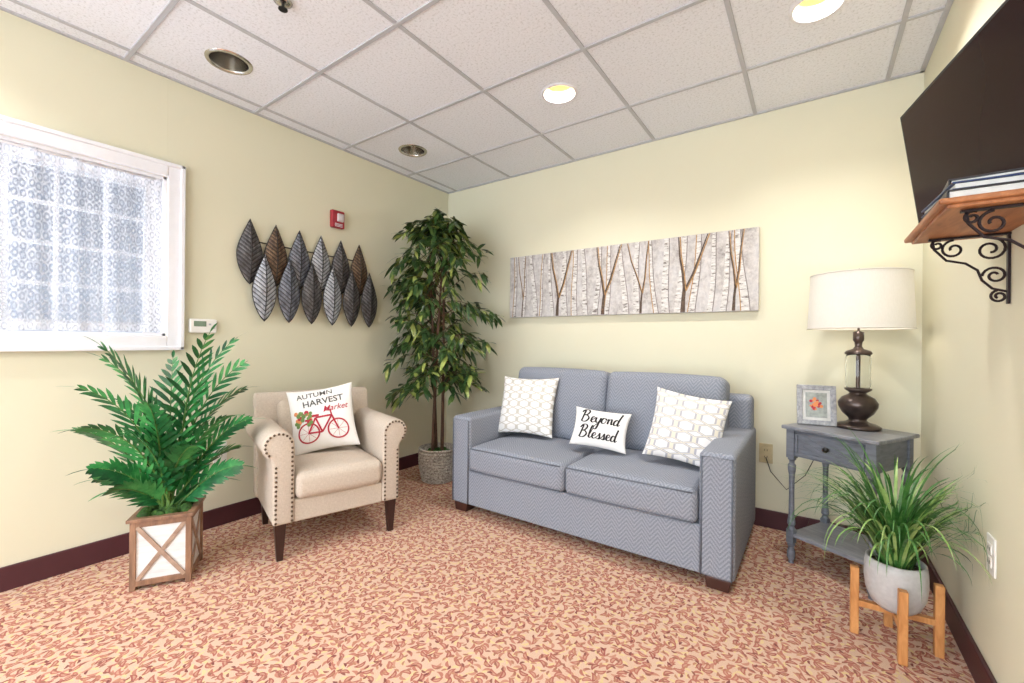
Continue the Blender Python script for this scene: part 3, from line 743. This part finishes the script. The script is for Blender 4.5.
# ---------------------------------------------------------------- side table
M_tab=wood('grey_painted_wood',(94,98,108),(122,126,136),(12,12,60)); M_tabtop=wood('grey_table_top',(104,106,114),(142,144,152),(10,50,10),.35)
cx_,cy_=.1385,2.635
Tb=empty('side_table',(cx_,cy_,0),-28.4); tw,td=.41,.37
obj('top',g_rbox((0,0,.681),(tw,td,.018),.005,3),M_tabtop,Tb)
obj('apron',g_merge([g_rbox((0,0,.605),(tw-.05,td-.05,.13),.003)]),M_tab,Tb)
lx,ly=tw/2-.035,td/2-.035
gs=[]
for a_ in(-1,1):
    for b_ in(-1,1):
        x,y=a_*lx,b_*ly
        gs.append(g_rbox((x,y,.60),(.038,.038,.145),.003)); gs.append(g_rbox((x,y,.135),(.034,.034,.07),.003))
        gs.append(g_lathe([(.016,.53),(.019,.522),(.012,.512),(.012,.50),(.018,.49),(.0175,.47),(.013,.44),(.0115,.35),(.013,.24),(.017,.21),(.018,.195),(.012,.185),(.017,.172),(.016,.168)],20,(x,y,0)))
        gs.append(g_lathe([(.012,.102),(.019,.092),(.012,.08),(.018,.055),(.018,.03),(.011,.012),(.013,.0),(.0005,.0)],20,(x,y,0)))
obj('legs',g_merge(gs),M_tab,Tb,smooth=False)
obj('lower_shelf',g_rbox((0,0,.142),(tw-.05,td-.05,.016),.003,2),M_tabtop,Tb)
gs=[]
fy=-(td-.05)/2
for z_ in(.555,.655): gs.append(g_rbox((0,fy-.005,z_),(tw-.12,.010,.010),.002))
for x_ in(-1,1): gs.append(g_rbox((x_*(tw-.13)/2,fy-.005,.605),(.010,.010,.11),.002))
for s in(-1,1):
    for k in range(3): gs.append(xf(g_rbox((0,0,0),(.10,.006,.004),.001),T(s*.07,fy-.003,.58+.026*k)@RY(-s*22)))
obj('drawer_front',g_merge(gs),M_tab,Tb)
obj('drawer_knob',xf(g_lathe([(.0005,0),(.006,0),(.006,.012),(.013,.018),(.013,.024),(.0005,.028)],16),T(0,fy-.004,.607)@RX(90)),M_black,Tb,smooth=True)
# ---------------------------------------------------------------- table lamp
M_pew=plain('aged_pewter',(92,80,76),.28,.75,var=.25,nscale=12)
Lp=empty('table_lamp',(.182,2.70,.690))
def sc(pr,k): return [(r_*k if r_>.001 else r_,z_) for r_,z_ in pr]
obj('base',g_lathe(sc([(.0005,0),(.082,0),(.084,.012),(.07,.022),(.045,.03),(.032,.04),(.036,.05),(.058,.075),(.072,.105),(.074,.125),(.06,.15),(.036,.165),(.03,.172),(.04,.18),(.05,.188),(.05,.196),(.0005,.198)],1.08),48),M_pew,Lp,smooth=True)
m=NB('lamp_glass'); m.set(Roughness=.05); m.b.inputs['Transmission Weight'].default_value=1; m.b.inputs['IOR'].default_value=1.3; m.col((.92,.93,.92,1)); M_gl=m.m
obj('glass_column',g_lathe([(.046,.198),(.05,.21),(.05,.35),(.046,.36),(.042,.36),(.046,.35),(.046,.21),(.042,.198)],40),M_gl,Lp,smooth=True)
obj('inner_rod',g_lathe([(.009,.19),(.009,.37)],16),M_pew,Lp,smooth=True)
obj('neck',g_lathe([(.0005,.36),(.052,.36),(.055,.368),(.048,.378),(.022,.388),(.014,.40),(.016,.42),(.022,.43),(.022,.47),(.006,.475),(.004,.50),(.004,.755),(.0005,.756)],32),M_pew,Lp,smooth=True)
obj('finial',g_lathe([(.0005,.748),(.02,.75),(.01,.756),(.008,.762),(.012,.77),(.008,.78),(.0005,.783)],20),M_pew,Lp,smooth=True)
obj('harp_spider',g_merge([g_tube([(0,0,.748),(.19*math.cos(a_),.19*math.sin(a_),.748)],.0022,6) for a_ in(0,2.094,4.189)]),M_pew,Lp)
m=NB('lampshade_linen'); nt=m.nt; out=nt.nodes['Material Output']
df=m.n('ShaderNodeBsdfDiffuse'); tl=m.n('ShaderNodeBsdfTranslucent'); mx=m.n('ShaderNodeMixShader'); mx.inputs[0].default_value=.25
fb=m.noise(m.mapping(m.tc(),(200,200,60)),1.0,2); ccol=m.mix(fb,lin((222,220,215)),lin((232,230,226)))
m.l(ccol,df.inputs[0]); m.l(ccol,tl.inputs[0]); m.l(df.outputs[0],mx.inputs[1]); m.l(tl.outputs[0],mx.inputs[2]); m.l(mx.outputs[0],out.inputs[0])
obj('shade',g_lathe([(.208,.487),(.196,.752)],64),m.m,Lp,smooth=True)
obj('shade_trim',g_merge([g_tube([(r_*math.cos(2*math.pi*a_/64),r_*math.sin(2*math.pi*a_/64),z_) for a_ in range(64)],.0028,6,closed=True) for r_,z_ in((.208,.487),(.196,.752))]),plain('shade_trim_fabric',(214,210,202),.8,var=.01),Lp,smooth=True)
mb=NB('bulb_glow'); mb.b.inputs['Emission Color'].default_value=(1,.8,.55,1); mb.b.inputs['Emission Strength'].default_value=2
obj('bulb',g_sphere((0,0,.54),.03,16,10,1.2),mb.m,Lp,smooth=True)
L=bpy.data.lights.new('bulb_light','POINT'); L.energy=1.4; L.shadow_soft_size=.04; L.color=(1,.86,.68)
lo=bpy.data.objects.new('bulb_light',L); scene.collection.objects.link(lo); lo.parent=Lp; lo.location=(.0,.0,.60)
cord=[(.18,2.78,.693),(.17,2.86,.694),(.12,2.93,.68),(.05,2.97,.55),(-.03,2.975,.35),(-.12,2.97,.25),(-.20,2.975,.34),(-.227,2.985,.42)]
obj('cord',g_tube([(p[0]-.182,p[1]-2.70,p[2]-.690) for p in cord],.0024,6),M_black,Lp,smooth=True)
# ---------------------------------------------------------------- photo frame
Pf=empty('picture_frame',(.018,2.655,.692)); Pf.rotation_euler=(R(-10),0,R(8))
fw,fh=.165,.20
M_fr=wood('weathered_grey_frame',(120,122,128),(186,186,190),(50,10,50))
obj('frame',g_merge([g_rbox((0,0,.012),(fw,.018,.024),.003),g_rbox((0,0,fh-.012),(fw,.018,.024),.003),g_rbox((-fw/2+.012,0,fh/2),(.024,.018,fh-.046),.003),g_rbox((fw/2-.012,0,fh/2),(.024,.018,fh-.046),.003)]),M_fr,Pf)
obj('mat_board',g_rbox((0,.003,fh/2),(fw-.04,.004,fh-.04),.001),plain('mat_white',(216,215,212),.6),Pf)
obj('photo',g_rbox((0,-.0003,fh/2),(fw-.075,.002,fh-.075),.0005),plain('photo_paper',(160,166,162),.4,var=.15,nscale=50),Pf)
rn2=random.Random(4); fl=[[],[],[]]
for k in range(36):
    a_,r_=rn2.uniform(0,6.283),rn2.uniform(0,.028); x_,z_=r_*math.cos(a_),fh/2+.005+r_*math.sin(a_); q=rn2.uniform(.005,.009); y_=-.0016-.0001*k/3
    fl[k%3].append(([(x_+q*math.cos(2*math.pi*i/8),y_,z_+q*math.sin(2*math.pi*i/8)) for i in range(8)],[tuple(range(8))]))
for b_,mt,nm in zip(fl,(M_or,M_rd,M_or),('photo_flowers_orange','photo_flowers_red','photo_flowers_amber')): obj(nm,g_merge(b_),mt,Pf,recalc=False)
obj('easel_back',g_extrude([(.009,.0),(.011,.13),(.055,.012)],-.02,.02,'x'),M_black,Pf)
# ---------------------------------------------------------------- spider plant on wooden stand
QX,QY=.255,2.112
Q=empty('potted_spider_plant_on_stand',(QX,QY,0))
M_oak=wood('honey_wood',(180,118,64),(220,160,100),(40,40,8))
gs=[]
for k in range(4): gs.append(xf(g_rbox((.118,0,.126),(.026,.026,.252),.003),RZ(3+90*k)))
for k in range(2): gs.append(xf(g_rbox((0,0,.118+.002*k),(.232,.022,.022),.002),RZ(3+90*k)))
obj('stand',g_merge(gs),M_oak,Q)
M_pot=plain('stone_ceramic',(190,188,188),.6,var=.05,nscale=60,bump=.1)
obj('pot',g_lathe([(.0005,.131),(.05,.131),(.07,.15),(.086,.19),(.091,.235),(.09,.28),(.086,.31),(.078,.31),(.08,.28),(.0005,.275)],44),M_pot,Q,smooth=True)
obj('soil',g_lathe([(.0005,.29),(.078,.286)],24),plain('soil',(60,44,34),.9),Q)
rn=random.Random(21); g1=[];g2=[]
for i in range(280):
    az=rn.uniform(0,2*math.pi); el=R(rn.uniform(54,90)); L=rn.uniform(.28,.58); n=14
    p=Vector((.05*math.cos(az)*rn.random(),.05*math.sin(az)*rn.random(),.285)); V=[];F=[]; w_=rn.uniform(.006,.012); curl=rn.uniform(60,190)
    sd=Vector((-math.sin(az),math.cos(az),0))
    for k in range(n+1):
        t=k/n; ww=w_*.5*(1-.15*t if t<.6 else (1-t)/.4*.91+.02)
        q=Vector((p.x,p.y,max(.06,p.z)))
        V+=[q-sd*ww,q+sd*ww]
        p=p+Vector((math.cos(az)*math.cos(el)*.88,math.sin(az)*math.cos(el)*.88,math.sin(el)))*L/n
        el=max(R(-80),el-R(curl/n)*(.15+1.7*t))
    for k in range(n): F.append((2*k,2*k+1,2*k+3,2*k+2))
    (g1 if rn.random()<.72 else g2).append((V,F))
def clq(g): return clampx(g,hi=XR-QX-.02)
obj('leaves',clq(g_merge(g1)),m_leaf('spider_leaf',(30,72,32),(60,112,50),(104,150,78),14),Q,recalc=False)
obj('light_leaves',clq(g_merge(g2)),m_leaf('spider_leaf_light',(100,138,66),(138,172,94),(180,200,136),14),Q,recalc=False)
# ---------------------------------------------------------------- TV
tvw,tvh=.70,.41
TV=empty('wall_mounted_television')
fx,fyy,fz=.244,2.03,1.905
Mtv=T(fx,fyy,fz)@RZ(11.5)@RY(-8)
TV.matrix_world=Mtv
obj('bezel',g_rbox((.018,-tvw/2,-tvh/2),(.036,tvw,tvh),.005,3),plain('tv_plastic',(16,14,15),.35,spec=.2),TV)
m=NB('tv_screen'); m.set(Roughness=.12); m.b.inputs['Specular IOR Level'].default_value=.06; m.col(m.mix(m.noise(m.tc(),2,1),lin((34,20,20)),lin((48,30,29)))); M_scr=m.m  # brownish reflection is put into the screen's base colour
obj('screen',g_rbox((-.0005,-tvw/2,-tvh/2+.004),(.003,tvw-.026,tvh-.034),.0005),M_scr,TV)
obj('mount_arm',g_merge([g_rbox((.055,-tvw*.45,-tvh/2),(.04,.16,.20),.004)]),M_black,TV)
# ---------------------------------------------------------------- shelf with scroll brackets
M_sh=wood('honey_oak_shelf',(140,84,50),(190,126,80),(40,6,40)); M_iron=plain('wrought_iron',(44,32,34),.45,.6)
sx0,sy0,sy1,sz=.240,1.40,1.88,1.425
Sh=empty('scroll_bracket_wall_shelf',(XR,0,0))
dx=sx0-XR
obj('board',g_merge([g_rbox((dx/2,(sy0+sy1)/2,sz+.012),(-dx,sy1-sy0,.014),.005,3),g_rbox((dx/2+.008,(sy0+sy1)/2,sz+.002),(-dx-.016,sy1-sy0-.03,.01),.003)]),M_sh,Sh)
def spiral(cx,cz,r0,r1,a0,a1,y,n=26): return [(cx+(r0+(r1-r0)*i/n)*math.cos(R(a0+(a1-a0)*i/n)),y,cz+(r0+(r1-r0)*i/n)*math.sin(R(a0+(a1-a0)*i/n))) for i in range(n+1)]
for k,y in enumerate((1.80,1.45)):
    z0=sz-.006; gs=[g_rbox((-.004,y,z0-.10),(.006,.014,.20),.001),g_rbox((-.085,y,z0-.001),(.17,.014,.006),.001)]
    r_=.0034
    gs.append(g_tube(spiral(-.040,z0-.042,.034,.008,90,-450,y),r_,6)); gs.append(g_tube(spiral(-.115,z0-.034,.028,.006,90,560,y),r_,6))
    gs.append(g_tube(spiral(-.030,z0-.118,.026,.006,180,-330,y),r_,6)); gs.append(g_tube(spiral(-.022,z0-.178,.018,.005,100,600,y),r_,6))
    gs.append(g_tube([(-.16,y,z0-.004),(-.157,y,z0-.03),(-.13,y,z0-.066),(-.09,y,z0-.078),(-.065,y,z0-.10),(-.056,y,z0-.13),(-.035,y,z0-.155),(-.006,y,z0-.165)],r_,6))
    gs.append(g_tube(spiral(-.150,z0-.018,.016,.004,60,520,y,20),r_,6))
    obj('scroll_bracket_%d'%k,g_merge(gs),M_iron,Sh,smooth=False)
bk=empty('stack_of_books',(sx0+.104,1.575,sz+.0192),0)
M_navy=plain('navy_cover',(34,56,104),.4); M_page=plain('pages',(226,225,222),.8); M_char=plain('charcoal_cover',(40,38,44),.4)
zz=0
for i,(c_,s_,rz_) in enumerate([(M_char,(.175,.30,.024),0),(M_navy,(.165,.27,.020),3),(M_char,(.14,.24,.014),-4)]):
    gg_=g_merge([g_rbox((0,0,zz+.002),(s_[0],s_[1],.004),.001),g_rbox((0,0,zz+s_[2]-.002),(s_[0],s_[1],.004),.001),g_rbox((-s_[0]/2+.0015,0,zz+s_[2]/2),(.003,s_[1],s_[2]),.001) if i!=1 else g_rbox((s_[0]/2-.0015,0,zz+s_[2]/2),(.003,s_[1],s_[2]),.001)])
    obj('book_cover_%d'%i,xf(gg_,RZ(rz_)),c_,bk)
    obj('book_pages_%d'%i,xf(g_rbox((0,0,zz+s_[2]/2),(s_[0]-.012,s_[1]-.01,s_[2]-.008),.001),RZ(rz_)),M_page,bk); zz+=s_[2]+.0002
# ---------------------------------------------------------------- world + camera
w=bpy.data.worlds.new('daylight'); scene.world=w; w.use_nodes=True
bg=w.node_tree.nodes['Background']; bg.inputs[0].default_value=(.84,.92,1,1); bg.inputs[1].default_value=6.3
cam=bpy.data.cameras.new('camera'); co=bpy.data.objects.new('camera',cam); scene.collection.objects.link(co)
cam.sensor_width=36; cam.lens=430/1024*36; cam.clip_start=.02; cam.shift_y=-.0005
co.matrix_world=T(0,0,1.10)@RZ(35)@RX(90)@RZ(.56)
scene.camera=co
